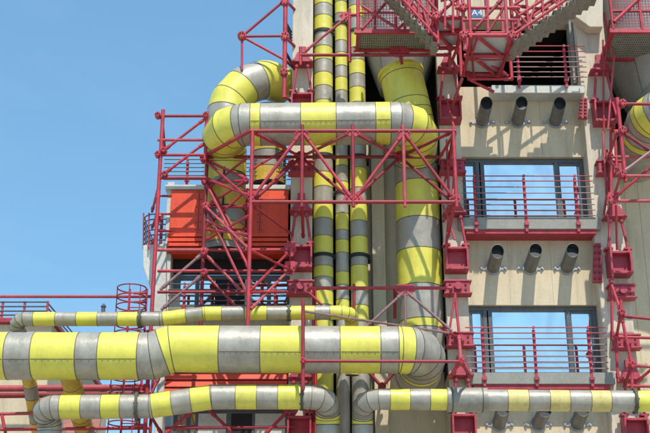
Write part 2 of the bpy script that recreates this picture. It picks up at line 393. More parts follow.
# ---- left bay
XA = Xat(166, 250, 30.2)          # left end of the bay
xb = XL-.29
YL = 30.2
one(lambda b: b.box((Xat(166, 250, YL), YL-.35, GZ), (Xat(173, 250, YL), 33, Zat(187, YL))), 'end_pier', 'white', bl, .02)
def lw(ya, yb): return one(lambda b: b.box((XA+.15, YL, Zat(yb, YL)), (xb, YL+.4, Zat(ya, YL))), 'wall', 'white', bl)
one(lambda b: b.box((XA+.15, YL+.1, Zat(270, YL)), (xb, YL+.4, Zat(187, YL))), 'wall', 'dark', bl)  # near-black wall paints the shade under the orange red box
one(lambda b: b.box((XA-.05, 29.75, Zat(189, 29.75)), (xb-.003, 33, Zat(184.5, 29.75))), 'roof_coping', 'white', bl, .02)
one(lambda b: b.box((XA+.15, YL+.05, GZ), (xb, YL+.4, Zat(445, YL))), 'wall', 'wall_dim', bl)
one(lambda b: b.box((XA+.15, YL-.2, Zat(318, YL)), (xb, YL+.4, Zat(307, YL))), 'ledge', 'ledge', bl, .02)
one(lambda b: b.box((XA+.15, YL+.02, Zat(374, YL)), (xb, YL+.4, Zat(318, YL)-.002)), 'wall', 'wall_dim', bl)
def lwin(ya, yb, xs):
    zt, zb = Zat(ya, YL), Zat(yb, YL); Yf = YL+.1
    f = MB(); f.box((XA+.15, Yf, zt-.12), (xb, Yf+.15, zt)); f.box((XA+.15, Yf, zb), (xb, Yf+.15, zb+.1))
    o = f.build('window', 'frame', bl)
    for k, (a, c, kind) in enumerate(xs):
        Xa, Xc = Xat(a, (ya+yb)/2, Yf), Xat(c, (ya+yb)/2, Yf)
        if kind == 'g': one(lambda b: b.box((Xa, Yf+.06, zb+.1), (Xc, Yf+.07, zt-.12)), 'pane', 'glass', o)
        else: one(lambda b: b.box((Xa, Yf+.001, zb+.1), (Xc, Yf+.14, zt-.12)), 'mullion', {'m': 'frame', 'w': 'white', 'd': 'dark'}[kind], o)
ws = [(173, 180, 'm'), (180, 195, 'g'), (195, 199, 'm'), (199, 215, 'g'), (215, 245, 'd'), (245, 252, 'w'), (252, 267, 'g'), (267, 271, 'm'), (271, 287, 'g'), (287, 291, 'm')]
lwin(274, 307, ws)
lwin(408, 445, [(173, 177, 'm'), (177, 186, 'g'), (186, 190, 'm'), (190, 195, 'g'), (195, 198, 'm'), (198, 226, 'w'), (226, 231, 'm'), (231, 252, 'd'), (252, 255, 'm'), (255, 285, 'w'), (285, 291, 'm')])
# red cabinet panels hung on the left bay
Yp = 29.78
pz0, pz1 = Zat(253, Yp), Zat(190, Yp)
rc = thing('cladding_box', 'large orange red sheet metal box with ribbed lower edge below the roof terrace', 'cladding box', (XA+1.6, Yp, pz0))
xm = Xat(246, 220, Yp)
for a, c in ((XA+.12, xm-.01), (xm+.01, xb-.06)):
    one(lambda b: b.box((a, Yp, Zat(234, Yp)), (c, YL+.08, pz1)), 'panel', 'red_panel', rc, .015)
for fx in (.24, .76):
    X = XA+.12+(xb-.06-XA-.12)*fx
    one(lambda b: (b.box((X-.012, Yp-.004, Zat(234, Yp)+.03), (X+.012, Yp+.02, pz1-.03)), [b.tube((X+dx, Yp-.016, z), (X+dx, Yp+.01, z), .016, 6) for dx in (-.05, .05) for z in [Zat(234, Yp)+.12+k*.22 for k in range(6)]]), 'panel_seam', 'red_dark', rc)
def ribs(b):
    n = 4
    for k in range(n):
        z = pz0+(Zat(234, Yp)-pz0)*k/n; h = (Zat(234, Yp)-pz0)/n
        b.poly([(0, 0)], 0, 0) if False else None
        b.box((XA+.10, Yp-.07, z+h*.30), (xb-.05, YL+.08, z+h*.97)); b.box((XA+.12, Yp+.05, z+.001), (xb-.06, YL+.07, z+h*.3))
one(ribs, 'ribbed_skirt', 'red_panel', rc)
rl = thing('louvre_bank', 'orange red horizontal louvres just under the widest pipe', 'louvres', (XA+1.6, YL-.05, Zat(406, YL)))
for k in range(5):
    z = Zat(404-k*7.2, YL)
    one(lambda b: b.add([(XA+.12, YL-.32, z), (xb-.04, YL-.32, z), (xb-.04, YL-.28, z+.17), (XA+.12, YL-.28, z+.17), (XA+.12, YL+.02, z+.06), (xb-.04, YL+.02, z+.06), (xb-.04, YL+.02, z+.19), (XA+.12, YL+.02, z+.19)],
        [(0,1,2,3),(4,7,6,5),(0,4,5,1),(3,2,6,7),(0,3,7,4),(1,5,6,2)]), 'blade', 'red_panel', rl)
one(lambda b: b.box((XA+.15, YL-.02, Zat(408, YL)), (xb-.02, YL+.3, Zat(374, YL)-.004)), 'backing', 'red_dark', rl)

# side balcony at the left corner
def pz(x, y, Y): p = P(x, y, Y); return (p.x, p.z)
sb = thing('side_balcony', 'off white chamfered corner balcony with curved dark rails at the left end', 'balcony', P(150, 300, 29.6))
one(lambda b: b.poly([pz(143, 245, 29.6), pz(143, 266, 29.6), pz(151, 291, 29.6), pz(151, 330, 29.6), pz(166, 330, 29.6), pz(166, 243, 29.6)][::-1], 29.6, 31.5), 'balcony_body', 'white', sb, .02)
for k in range(6):
    y = 214+k*5.2
    a = P(166, y, 29.5); z = a.z; xl = Xat(143.5, y, 29.6)
    pts = [Vector((a.x, 29.5, z))]+[Vector((xl+.35-.35*math.sin(t*math.pi/8), 29.85-.35*math.cos(t*math.pi/8), z)) for t in range(5)]+[Vector((xl, 31.4, z))]
    one(lambda b: b.chain(pts, .018, 6), 'rail', 'frame', sb)
for px_ in (143.6, 149, 157):
    yy = 29.85 if px_ < 146 else 29.5
    one(lambda b: b.tube(P(px_, 213, yy), P(px_, 244, yy)-Vector((0, 0, .15)), .022, 6), 'rail_post', 'red', sb)

# ------------------------------------------------------------------ vents
R_V = .17
def vent():
    r = thing('vent_pipe', '', 'vent pipe', (0, 0, 0), 'outlet pipes sticking out of the window bay wall')
    n = 20; b = MB(); L = .80; d = Vector((0.05, -.97, .23)).normalized()
    u = Vector((1, 0, 0)); u = (u-d*u.dot(d)).normalized(); e = d.cross(u)
    A = []; B = []; C = []; D = []
    for k in range(n):
        a = 2*math.pi*k/n; c, s_ = math.cos(a), math.sin(a)
        off = -d*(e*s_*R_V).z*0 + d*(-s_*(1 if e.z > 0 else -1))*(.05)
        A.append((u*c+e*s_)*R_V-d*.12); B.append((u*c+e*s_)*R_V+d*L-off*1.6)
        C.append((u*c+e*s_)*(R_V-.012)+d*L-off*1.6); D.append((u*c+e*s_)*(R_V-.012)+d*.70)
    q = [(k, k+n, (k+1) % n+n, (k+1) % n) for k in range(n)]
    b.add(A+B, q, 0, True); b.add(B+C, q, 0); b.add(C+D, q, 1, True); b.add(D, [list(range(n))], 1)  # bore and plug blackened to paint the shade inside the tube
    b.build('tube', ['vent', 'black'], r)
    f = MB(); f.tube((0, -.005, 0), (0, -.05, 0), .2, 18)
    f.box((-.36, -.03, -.06), (.36, -.002, .02))
    fo = f.build('flange', 'galv', r)
    for sx in (-1, 1): one(lambda b: b.tube((sx*.31, -.001, -.02), (sx*.31, -.075, -.02), .03, 6), 'bolt', 'galv', fo)
    return r
vr = vent(); first = True
rowname = {122: 'upper row of outlet pipes under the open recess', 268: 'middle row of outlet pipes between the two windows', 424: 'bottom row of outlet pipes below the banded thin pipe'}
for y, xs in ((122, (482, 517.5, 555)), (268, (493, 530, 566.5)), (424, (499, 538, 577))):
    for k, x in enumerate(xs):
        p = P(x, y, YW)
        lb = ('%s grey outlet pipe of the ' % ('leftmost', 'central', 'rightmost')[k])+rowname[y]
        if first: vr.location = p; vr['_loc'] = tuple(p); vr['label'] = lb; first = False
        else: dup(vr, p, lb)

# ------------------------------------------------------------------ railings in front of windows
def railing(label, xl, xr, ys, posts, pb, Y=29.38, pm='red_plate', rm=None):
    zt = Zat(ys[0], Y); yb = pb
    r = thing('window_railing', label, 'railing', P((xl+xr)/2, pb, Y), 'railings across the openings of the window bay')
    for y in ys:
        z = Zat(y, Y); m = (ys[0]+ys[-1])/2
        one(lambda b: b.tube((Xat(xl, m, Y), Y, z), (Xat(xr, m, Y), Y, z), .016, 8), 'rail', rm or ('red' if y in ys[:2] else 'galv_rail'), r)
    for x in posts:
        X = Xat(x, (ys[0]+pb)/2, Y)
        one(lambda b: (b.box((X-.035, Y+.022, Zat(pb, Y)), (X+.035, Y+.07, zt-.05)), b.box((X-.06, Y-.03, Zat(pb-6, Y)), (X+.06, Y+.075, Zat(pb-9, Y))),
                       [b.tube((X, Y-.03, Zat(y, Y)), (X, Y+.03, Zat(y, Y)), .04, 6) for y in ys]), 'post', pm, r)
    return r
M['galv_rail'] = mat('red grey rail tube', (.30, .17, .18), .45, .2, .2, 6)
railing('red post railing before the dark recess at the top', 513, 586, [46, 51.5, 57, 62, 67, 72, 77], (518.5, 565.5), 87)
railing('railing before the upper sky reflecting window', 462, 594, [176, 181, 187, 193, 199, 204.5, 210, 215.5], (475.5, 525.5, 577), 231)
railing('railing before the lower sky reflecting window', 466, 607, [327.5, 333, 338.5, 344.5, 350.5, 356.5, 362.5, 368.5], (483.5, 535.5, 590.5), 386)
r_ = railing('roof terrace railing above the orange red box', 164, 291, [159.5, 163.5, 167.5, 171.5, 175.5, 179.5], (187, 226, 276), 187, 30.0, 'red', 'frame')
r_['group'] = 'railings of the left bay'
r_ = railing('railing before the blue windows left of the cream columns', 168, 289, [284, 289.5, 295, 300.5, 306], (184, 228, 275), 316, 29.85, 'red', 'frame')
r_['group'] = 'railings of the left bay'

# ------------------------------------------------------------------ brackets on the columns
def bracket():
    r = thing('strut_bracket', '', 'bracket', (0, 0, 0), 'red strut brackets bolted to the cream columns')
    def head(b):
        b.add([(-.13,-.36,.30),(.13,-.36,.30),(.13,0,.30),(-.13,0,.30),(-.25,-.36,.02),(.25,-.36,.02),(.25,0,.02),(-.25,0,.02)],
              [(0,1,2,3),(7,6,5,4),(0,4,5,1),(1,5,6,2),(2,6,7,3),(3,7,4,0)])
        b.box((-.30, -.40, -.03), (.30, 0, .018)); b.box((-.10, -.28, .30), (.10, -.12, .52))
        for sx in (-.24, .24): b.tube((sx, -.46, -.01), (sx, -.40, -.01), .035, 6)
    one(head, 'bracket_head', 'red_plate', r, .012)
    for sx in (-1, 1):
        one(lambda b: (b.tube((sx*.14, -.30, -.04), (sx*.25, -.28, -.88), .037, 10), b.tube((sx*.15, -.30, -.1), (sx*.158, -.30, -.17), .06, 8)), 'strut', 'red_plate', r)
        one(lambda b: (b.box((sx*.25-.10, -.36, -.93), (sx*.25+.10, -.10, -.88)), b.box((sx*.25-.03, -.40, -.99), (sx*.25+.03, -.02, -.93))), 'lug', 'red_plate', r)
    def bx(b):
        b.box((-.30, -.42, -1.06), (.30, 0, -1.0)); b.box((-.30, -.42, -1.62), (.30, 0, -1.55))
        for sx in (-1, 1): b.box((sx*.30, -.42, -1.549), (sx*.25, 0, -1.061))
        b.box((-.25, -.20, -1.549), (.25, 0, -1.061))
        for sx in (-.2, .2):
            for z in (-1.03, -1.585): b.tube((sx, -.45, z), (sx, -.41, z), .03, 6)
    one(bx, 'bracket_box', 'red_plate', r, .008)
    return r
def clampb():
    r = thing('column_clamp', '', 'clamp', (0, 0, 0), 'small red clamps bolted to the cream columns')
    def bd(b):
        b.box((-.31, -.30, -.14), (.31, 0, .14)); b.box((-.36, -.33, .141), (.36, 0, .19)); b.box((-.36, -.33, -.19), (.36, 0, -.141))
        b.tube((0, -.42, 0), (0, -.30, 0), .10, 12)
    one(bd, 'clamp_body', 'red_plate', r, .01)
    for sx in (-.2, .2):
        for z in (-.07, .07): one(lambda b: b.tube((sx, -.335, z), (sx, -.30, z), .03, 6), 'bolt', 'red_dark', r)
    return r
br0 = bracket(); cl0 = clampb(); u1 = u2 = False
place = [('left', XL), ('middle', XM), ('right', XR+.12)]
CN = {'left': 'column left of the thin risers', 'middle': 'column left of the windows', 'right': 'column right of the windows'}
ylist = {'left': [(64, 'above the upper wide pipe'), (212, 'beside the orange red box'), (378, 'under the widest pipe')],
         'middle': [(70, 'beside the hopper'), (214, 'beside the upper window'), (376, 'at the bottom')],
         'right': [(72, 'beside the dark recess'), (218, 'below the upper window'), (380, 'at the bottom')]}
clist = {'left': [(168, 'behind the red truss'), (288, 'level with the blue windows')],
         'middle': [(167, 'level with the upper window'), (288, 'under the strut bracket'), (340, 'level with the lower window')],
         'right': [(168, 'level with the upper window'), (292, 'above the lower window'), (342, 'level with the lower window')]}
for nm, X in place:
    for y, wh in ylist[nm]:
        p = Vector((X, YC, Zat(y, YC-.2))); lb = 'red strut bracket on the %s, %s' % (CN[nm], wh)
        if not u1: br0.location = p; br0['label'] = lb; u1 = True
        else: dup(br0, p, lb)
    for y, wh in clist[nm]:
        p = Vector((X, YC, Zat(y, YC-.2))); lb = 'small red clamp on the %s, %s' % (CN[nm], wh)
        if not u2: cl0.location = p; cl0['label'] = lb; u2 = True
        else: dup(cl0, p, lb)
# perforated gusset beside the right column
def gus(y0, y1, lb):
    Yg = YC-.12; Xg = XR-.42
    r = thing('gusset_plate', lb, 'gusset plate', (Xg, Yg, Zat(y1, Yg)), 'bolted gusset plates left of the right column')
    za, zb = Zat(y1, Yg), Zat(y0, Yg)
    one(lambda b: b.poly([(Xg-.16, za), (Xg+.10, za), (Xg+.14, zb), (Xg-.02, zb), (Xg-.10, (za+zb)/2)], Yg, Yg+.1), 'plate', 'red_plate', r)
    for k in range(6):
        z = za+(zb-za)*(k+.5)/6
        for X in (Xg-.10+.014*k, Xg+.03+.01*k): one(lambda b: b.tube((X, Yg-.05, z), (X, Yg+.001, z), .038, 7), 'bolt', 'red_dark', r)
gus(243, 282, 'bolt studded red gusset plate beside the lower right strut bracket')
gus(98, 118, 'short bolted red gusset plate beside the upper right strut bracket')

# ------------------------------------------------------------------ steel frames
class Frame:
    def __init__(s, name, label, cat, loc, group=None, m='red'): s.root = thing(name, label, cat, loc, group); s.m_ = m
    def m(s, p, q, r=.052, kind='brace', mm=None):
        p = P(*p) if not isinstance(p, Vector) else p; q = P(*q) if not isinstance(q, Vector) else q
        r *= .84; b = MB(); b.tube(p, q, r, 10)
        d = (q-p); L = d.length
        if L > .8 and kind in ('brace', 'diagonal'):
            d.normalize()
            for c, sg in ((p, 1), (q, -1)): b.tube(c+d*sg*.10, c+d*sg*.22, r*1.35, 10); 
        b.build(kind, mm or (random.choice(('red', 'red', 'red', 'red_worn', 'red_deep', 'red_deep')) if s.m_ == 'red' else s.m_), s.root)
    def post(s, x, y0, y1, Y, r=.06, kind='post', mm=None):
        a = P(x, (y0+y1)/2, Y); p = Vector((a.x, Y, Zat(y0, Y))); q = Vector((a.x, Y, Zat(y1, Y) if y1 < 1e4 else GZ))
        s.m(p, q, r, kind, mm)
    def node(s, x, y, Y, r=.12, bolts=5):
        r *= .82; c = P(x, y, Y); b = MB(); b.tube(c+Vector((0, -.10, 0)), c+Vector((0, .06, 0)), r, 12)
        for k in range(bolts):
            a = 2*math.pi*k/bolts+.3; e = c+Vector((math.cos(a)*r*.65, -.1, math.sin(a)*r*.65)); b.tube(e, e+Vector((0, -.035, 0)), .022, 6)
        b.build('joint_plate', 'red', s.root)
    def gusset(s, x, y, Y, w=.3, h=.22):
        c = P(x, y, Y)
        one(lambda b: (b.poly([(c.x-w*.35, c.z+h/2), (c.x+w*.35, c.z+h/2), (c.x+w/2, c.z), (c.x+w*.2, c.z-h/2), (c.x-w*.2, c.z-h/2), (c.x-w/2, c.z)], Y-.02, Y+.02),
                       [b.tube((c.x+dx, Y-.05, c.z+dz), (c.x+dx, Y-.015, c.z+dz), .022, 6) for dx, dz in ((-w*.3, .02), (w*.3, .02), (0, -.05), (0, .06))]), 'gusset', 'red', s.root)
YF, YK = 27.4, 28.95
# central truss
T = Frame('pipe_truss', 'red tubular truss carrying the upper wide banded pipe across the centre', 'truss', P(353, 204, YF))
T.m((250, 131, YF), (456, 131, YF), .055, 'chord'); T.m((203, 157, YK), (440, 157, YK), .055, 'chord', 'red_dark'); T.m((250, 202, YF), (456, 202, YF), .055, 'chord')
T.m((203, 157, YK), (250, 131, YF), .055, 'chord')
for x in (302, 353, 404, 455): T.post(x, 125 if x < 450 else 128, 207, YF, .055)
for a, c in (((304, 134), (352, 199)), ((403, 134), (355, 199)), ((405, 134), (454, 199)), ((300, 134), (252, 199))): T.m((*a, YF), (*c, YF), .05, 'diagonal')
for xk in (301, 400):
    T.node(xk, 157, YK, .17)
    for xf in (xk-48, xk+52):
        T.m((xk, 157, YK), (xf, 132, YF), .048, 'diagonal'); T.m((xk, 157, YK), (xf, 201, YF), .048, 'diagonal', 'red_dark')
T.m((440, 157, YK), (455, 132, YF), .045, 'diagonal')
for x in (302, 353, 404): T.gusset(x, 133, YF, .42, .2)
T.gusset(353, 199, YF, .5, .3); T.gusset(455, 199, YF, .3, .25)
for x in (302, 455): T.m((x, 202, YF), Vector((Xat(x, 202, YF), YC-.3, Zat(202, YF)-.2)), .05, 'brace')
for x in (302, 455): T.m((x, 131, YF), Vector((Xat(x, 131, YF), YC-.3, Zat(131, YF))), .05, 'brace')
# left cage
Lf = Frame('riser_cage', 'red tubular cage around the soiled left riser before the orange red box', 'steel frame', P(226, 330, 28.2))
YO = 28.7
Lf.post(250, 131, 340, YF, .058); Lf.post(203.5, 157, 340, YK, .058, mm='red_dark')
for y in (250, 271, 292): Lf.m((203, y, YK), (293, y, YK), .05, 'chord')
Lf.m((205, 160, YK), (250, 200, YF), .045, 'diagonal'); Lf.m((205, 178, YK), (250, 196, YF), .045, 'diagonal'); Lf.m((206, 160, YK), (247, 179, 28.3), .045, 'diagonal')
Lf.m((206, 183, YK), (250, 270, YF), .045, 'diagonal'); Lf.m((206, 207, YK), (250, 300, YF), .045, 'diagonal'); Lf.m((206, 180, YK), (243, 246, 28.4), .045, 'diagonal')
Lf.m((206, 206, YK), (246, 181, 28.3), .042, 'diagonal'); Lf.m((206, 207, YK), (247, 207, 28.3), .042, 'brace')
Lf.m((206, 182, YK), (247, 181, 28.3), .042, 'brace')
Lf.m((206, 229, YK), (247, 229, 28.3), .042, 'brace'); Lf.m((206, 227, YK), (248, 227-38, 28.2), .042, 'diagonal')
Lf.m((206, 255, YK), (241, 290, YK-.2), .045, 'diagonal'); Lf.m((206, 275, YK), (236, 306, YK-.2), .045, 'diagonal')
Lf.m((289, 252, YK), (250, 291, YF), .045, 'diagonal'); Lf.m((289, 270, YK), (251, 309, YF), .045, 'diagonal')
Lf.m((250, 235, YF), (206, 229, YK), .042, 'diagonal')
Lf.m((204, 205, YK), (250, 250, YF), .042, 'diagonal')
for q in ((204, 159), (205, 181), (206, 207), (204, 252), (204, 273)): Lf.node(*q, YK, .13)
for q in ((290, 250), (290, 268)): Lf.gusset(*q, YK, .34, .36)
for q in ((246, 181), (247, 207)): Lf.node(*q, 28.3, .09)
for a, c in (((206, 190, YK), (248, 157, 28.2)), ((206, 220, YK), (250, 240, YF)), ((206, 240, YK), (250, 215, YF)), ((250, 205, YF), (293, 160, 28.9)), ((250, 170, YF), (285, 150, 28.9)), ((250, 250, YF), (293, 271, YK)), ((252, 205, YF), (293, 235, 28.9)), ((250, 292, YF), (293, 292, YK))):
    Lf.m(a, c, .038, 'diagonal')
# outer left frame
Of = Frame('outer_frame', 'red tubular frame at the left edge, standing against the sky', 'steel frame', P(157, 320, YO))
a = P(157.5, 210, YO)
Of.m(Vector((a.x, YO, Zat(110, YO))), Vector((a.x, YO, GZ)), .062, 'post')
Of.m(Vector((a.x-.05, YO+1.2, Zat(196, YO))), Vector((a.x-.05, YO+1.2, GZ)), .05, 'post')
Of.post(206, 112, 160, YO, .055)
for y, xr_ in ((116, 207), (140, 206), (155, 206), (178, 206), (250, 206), (271, 206), (292, 206)): Of.m((157.5, y, YO), (xr_, y, YO), .048, 'chord')
Of.m((206, 118, YO), (163, 151, YO), .043, 'diagonal'); Of.m((206, 142, YO), (164, 174, YO), .043, 'diagonal')
Of.m((203, 253, YO), (160, 290, YO), .045, 'diagonal', 'galv_rail'); Of.m((203, 274, YO), (161, 310, YO), .045, 'diagonal', 'galv_rail')
Of.m((162, 116, YO), (165, 152, YO+1.2), .043, 'diagonal')
for y0, y1 in ((180, 212), (215, 250)): Of.m((160, y0, YO), (152, y1, YO+1.2), .04, 'brace')
for y in (196, 214, 231): Of.m((157, y, YO), (152, y+14, YO+1.2), .04, 'brace'); Of.m((157, y, YO), (171, y, YO+.6), .035, 'brace')
for q in ((158, 116), (206, 116), (164, 151), (165, 175), (158, 155), (204, 253), (204, 273)): Of.node(*q, YO, .10)
# upper left bracket
Ub = Frame('wall_outrigger', 'triangular red outrigger with three arms above the yellow elbow', 'outrigger', P(285, 98, 29.2))
YU = 29.1
Ub.post(285, -20, 98, YU, .075)
for y in (0, 36, 60): Ub.m((242, 36.5, YU), (285, y, YU), .045, 'arm')
Ub.m((242, 36.5, YU), (242, 70, YU), .04, 'arm')
Ub.node(242, 36.5, YU, .15, 7); Ub.node(285, 2, YU, .16, 6); Ub.node(285, 37, YU, .15, 6); Ub.node(284, 73, YU, .13, 5)
for y in (0, 37, 60, 96): Ub.m((285, y, YU), Vector((Xat(294, y, YU), YC-.0, Zat(y, YU))), .05, 'arm')
for y in (22, 25, 28, 31, 52, 54.5): Ub.m((286, y, YU), Vector((Xat(291, y, YU), YC+.05, Zat(y, YU))), .03, 'arm', 'black')
# upper centre brace
Uc = Frame('riser_brace', 'red horizontal brace with one diagonal across the top of the thin risers', 'brace', P(375, 60, 28.7))
YV = 28.7
Uc.m((300, 55, YV), (451, 55, YV), .055, 'beam'); Uc.m((303, 53, YV), (347, 17, YV), .045, 'diagonal'); Uc.post(349.5, 9, 62, YV, .055)
Uc.m((349, 15, YV), (358, 15, YV), .06, 'beam')
Uc.m((300.5, 47, YV), (300.5, 65, YV), .045, 'post'); Uc.m((450, 43, YV), (450, 70, YV), .05, 'post')
Uc.m((398, 48, YV), (402, 64, YV), .05, 'post'); Uc.gusset(399, 52, YV, .6, .3); Uc.gusset(346, 16, YV, .4, .25)
for x in (301, 450): Uc.m((x, 55, YV), Vector((Xat(x, 55, YV), YC-.2, Zat(55, YV))), .045, 'brace')
# centre low brace
Lc = Frame('riser_brace', 'red horizontal brace with a three rod fan across the risers at mid height', 'brace', P(380, 300, 28.6))
YQ = 28.6
Lc.m((310, 288, YQ), (452, 288, YQ), .05, 'beam'); Lc.gusset(405, 290, YQ, .55, .3)
Lc.m((404, 292, YQ), (366, 327, YQ), .042, 'diagonal', 'galv_rail'); Lc.m((407, 292, YQ), (452, 331, YQ), .042, 'diagonal', 'galv_rail'); Lc.m((405, 292, YQ), (405.5, 325, YQ), .042, 'post', 'galv_rail')
Lc.m((354, 284, YQ), (354, 322, YQ), .045, 'post'); Lc.m((395, 289, YQ), (395, 318, YQ+.6), .055, 'post', 'red_dark')
Lc.m((308, 292, YQ), (322, 305, YQ), .04, 'brace')
for x in (309, 452): Lc.m((x, 288, YQ), Vector((Xat(x, 288, YQ), YC-.3, Zat(288, YQ))), .045, 'brace')
# front stay over the manifold
Fs = Frame('front_stay', 'red post and rod passing in front of the widest pipe', 'stay', P(303, 395, 26.5))
YS = 26.45
Fs.m((303, 300, YS), (303, 390, YS), .05, 'post'); Fs.m((303, 361, YS), (461, 361.5, YS), .042, 'rod')
Fs.m((302, 311, YS+.3), (449, 333, 28.6), .035, 'rod', 'galv_rail')
Fs.m((461, 361, YS), (459, 336, YS+1), .045, 'brace'); Fs.m((461, 361, YS), (449, 378, YS+.8), .045, 'brace'); Fs.m((461, 361, YS), (470, 377, YS+.8), .045, 'brace')
Fs.m((303, 301, YS), Vector((Xat(303, 301, YS), YC-.3, Zat(301, YS)-.2)), .045, 'brace'); Fs.m((459, 336, YS+1), Vector((XM, YC-.3, Zat(340, YC-.3))), .045, 'brace')
Fs.node(461, 361.5, YS, .08, 4); Fs.node(303, 361, YS, .08, 4)
Fs.m((303, 388, YS), (303, 387, 28), .045, 'brace')
# V hanger below manifold
Vh = Frame('pipe_hanger', 'dark red V shaped hanger under the widest pipe', 'hanger', P(382, 390, 28.3), m='red_dark')
Vh.m((366, 369, 28.3), (382, 387, 28.3), .05, 'arm'); Vh.m((397, 369, 28.3), (382, 387, 28.3), .05, 'arm'); Vh.node(382, 387, 28.3, .12)
Vh.m((382, 387, 28.3), (382, 389, 31.1), .05, 'arm')
# mid column rods
Cr = Frame('column_stay', 'thin red rods zigzagging down the column left of the windows', 'stay', P(456, 350, 29))
for a, c in (((447, 140, 29.1), (449, 205, 28.9)), ((452, 205, 28.8), (455, 165, 29.1)), ((455, 293, 29.1), (459, 333, 29)), ((440, 327, 28.6), (456, 337, 29.2)), ((452, 205, 28.8), (443, 222, 29.2)), ((455, 132, YF), (449, 168, 29.2))):
    Cr.m(a, c, .042, 'rod')
for a, c in (((443, 205, 29.2), (455, 240, 29.1)), ((447, 100, 29.1), (455, 131, YF)), ((449, 168, 29.2), (440, 196, 28.9)), ((455, 293, 29.1), (450, 327, 29.0))):
    Cr.m(a, c, .034, 'rod')
# right column frame + truss
Rt = Frame('side_truss', 'red tubular truss right of the windows carrying the cropped elbow', 'truss', P(620, 205, YF))
Rt.post(621.5, 98, 182, YF, .062)
for y, xl, Y in ((104, 621, YF), (131, 612, YK), (157, 608, YK), (176, 621, YF)): Rt.m((xl, y, Y), (700, y, Y), .05, 'chord')
Rt.m((611, 201, YF+.6), (700, 201, YF+.6), .05, 'chord')
Rt.m((622, 132, YF), (652, 152, YF), .045, 'diagonal', 'red_dark'); Rt.m((622, 173, YF), (690, 122, YF), .05, 'diagonal', 'galv_rail'); Rt.m((614, 198, YF+.6), (690, 135, YF), .045, 'diagonal')
Rt.m((618, 131, YF), (607, 160, YK), .045, 'diagonal'); Rt.m((609, 160, YK), (621, 175, YF), .045, 'diagonal'); Rt.m((621, 175, YF), (611, 205, YK), .045, 'diagonal')
Rt.m((621, 104, YF), (612, 131, YK), .045, 'diagonal'); Rt.m((611, 130, YK), (611, 215, YK), .048, 'post'); Rt.m((615, 131, YK), (617, 175, YK), .048, 'post')
Rt.m((603, 132, 29.2), (607, 205, 29.1), .04, 'rod'); Rt.m((607, 150, 29.2), (611, 212, 29.1), .04, 'rod')
for a, c in (((603, 40, 29.0), (604, 132, 29.2)), ((610, 20, 28.4), (603, 75, 29.1)), ((614, 55, 28.9), (608, 130, YK)), ((612, 100, 29.1), (621, 131, YF)), ((611, 160, YK), (604, 215, 29.2)), ((608, 215, 29.1), (613, 280, 29.1)), ((616, 205, 28.6), (617, 250, 29.2)), ((604, 12, 28.3), (612, 58, 28.9))):
    Rt.m(a, c, .036, 'rod')
for q in ((622, 104), (622, 131), (622, 175)): Rt.node(*q, YF, .12)
Rt.node(609, 157, YK, .13); Rt.gusset(613, 198, YF+.6, .3, .3)
Rl = Frame('side_truss', 'red tubular frame at the lower right edge above the thin banded pipe', 'truss', P(622, 385, 28.4))
YR = 28.3
for a, c in (((610, 280, 29.0), (621, 312, YR)), ((612, 285, 29.1), (612, 340, 29.1)), ((621, 312, YR), (616, 340, 29.0)), ((621, 300, YR), (621, 316, YR)), ((623, 316, YR), (690, 323, YR)), ((614, 337, 28.8), (700, 339, 28.8)), ((621, 314, YR), (632, 365, YR)),
             ((632, 365, YR), (700, 372, YR)), ((632, 365, YR), (624, 387, 29)), ((625, 386, 28.9), (700, 387, 28.9)), ((634, 384, 28.6), (660, 362, YR)), ((616, 340, 29.0), (618, 382, 29.0)), ((632, 366, YR), (632, 388, YR))):
    Rl.m(a, c, .045, 'brace')
for q in ((621, 313), (632, 365)): Rl.node(*q, YR, .11)

# ------------------------------------------------------------------ pipes
rB = .56
# upper horizontal pipe: left elbow turns back to the left riser, right elbow turns back into the wide riser
YH = 28.2
pr = P(419, 123, YH); pl = P(222, 125, YH)
YRs = 30.05
Pipe('upper_wide_pipe', 'wide horizontal yellow and silver pipe with yellow elbows, resting on the red truss', 
     [Vector((pl.x, 29.55, pl.z-1.2)), Vector((pl.x, 29.35, pl.z-.15)), pl, pr, Vector((pr.x, YRs, pr.z-.25)), Vector((pr.x+.03, YRs, pr.z-1.0))], [.5, .62, .58, .6], rB,
     [('x', 240), ('x', 251), ('x', 261), ('x', 301), ('x', 336), ('x', 375), ('x', 390), ('x', 404), ('s', -.9)], [1, 0, 1, 0, 1, 0, 1, 0, 1, 0], seam=-1.1, gores=2)
# left riser
pv = P(225, 200, 29.5)
lr = Pipe('soiled_riser', 'vertical ochre stained and bounce tinted pipe with wide bands before the orange red box', [Vector((pv.x, 29.5, Zat(150, 29.5))), Vector((pv.x, 29.5, Zat(253, 29.5)))], [], .545,
     [('y', 158), ('y', 178), ('y', 192), ('y', 213), ('y', 228), ('y', 247)], [0, 1, 0, 1, 0, 1, 0], mats=('alu_old', 'yellow_soil_bounce', 'seam', 'black'))  # soiled jacket; its ochre includes painted bounce from the red box
for y in (178, 213): lr.collar(('y', y), .012, .03, 'black', 'joint_band')
for y0, y1 in ((163, 174), (197, 212), (232, 240)):
    one(lambda b: b.box((pv.x-.02, 29.5-.575, Zat(y1, 28.95)), (pv.x+.03, 29.5-.54, Zat(y0, 28.95))), 'buckle', 'black', lr.root)
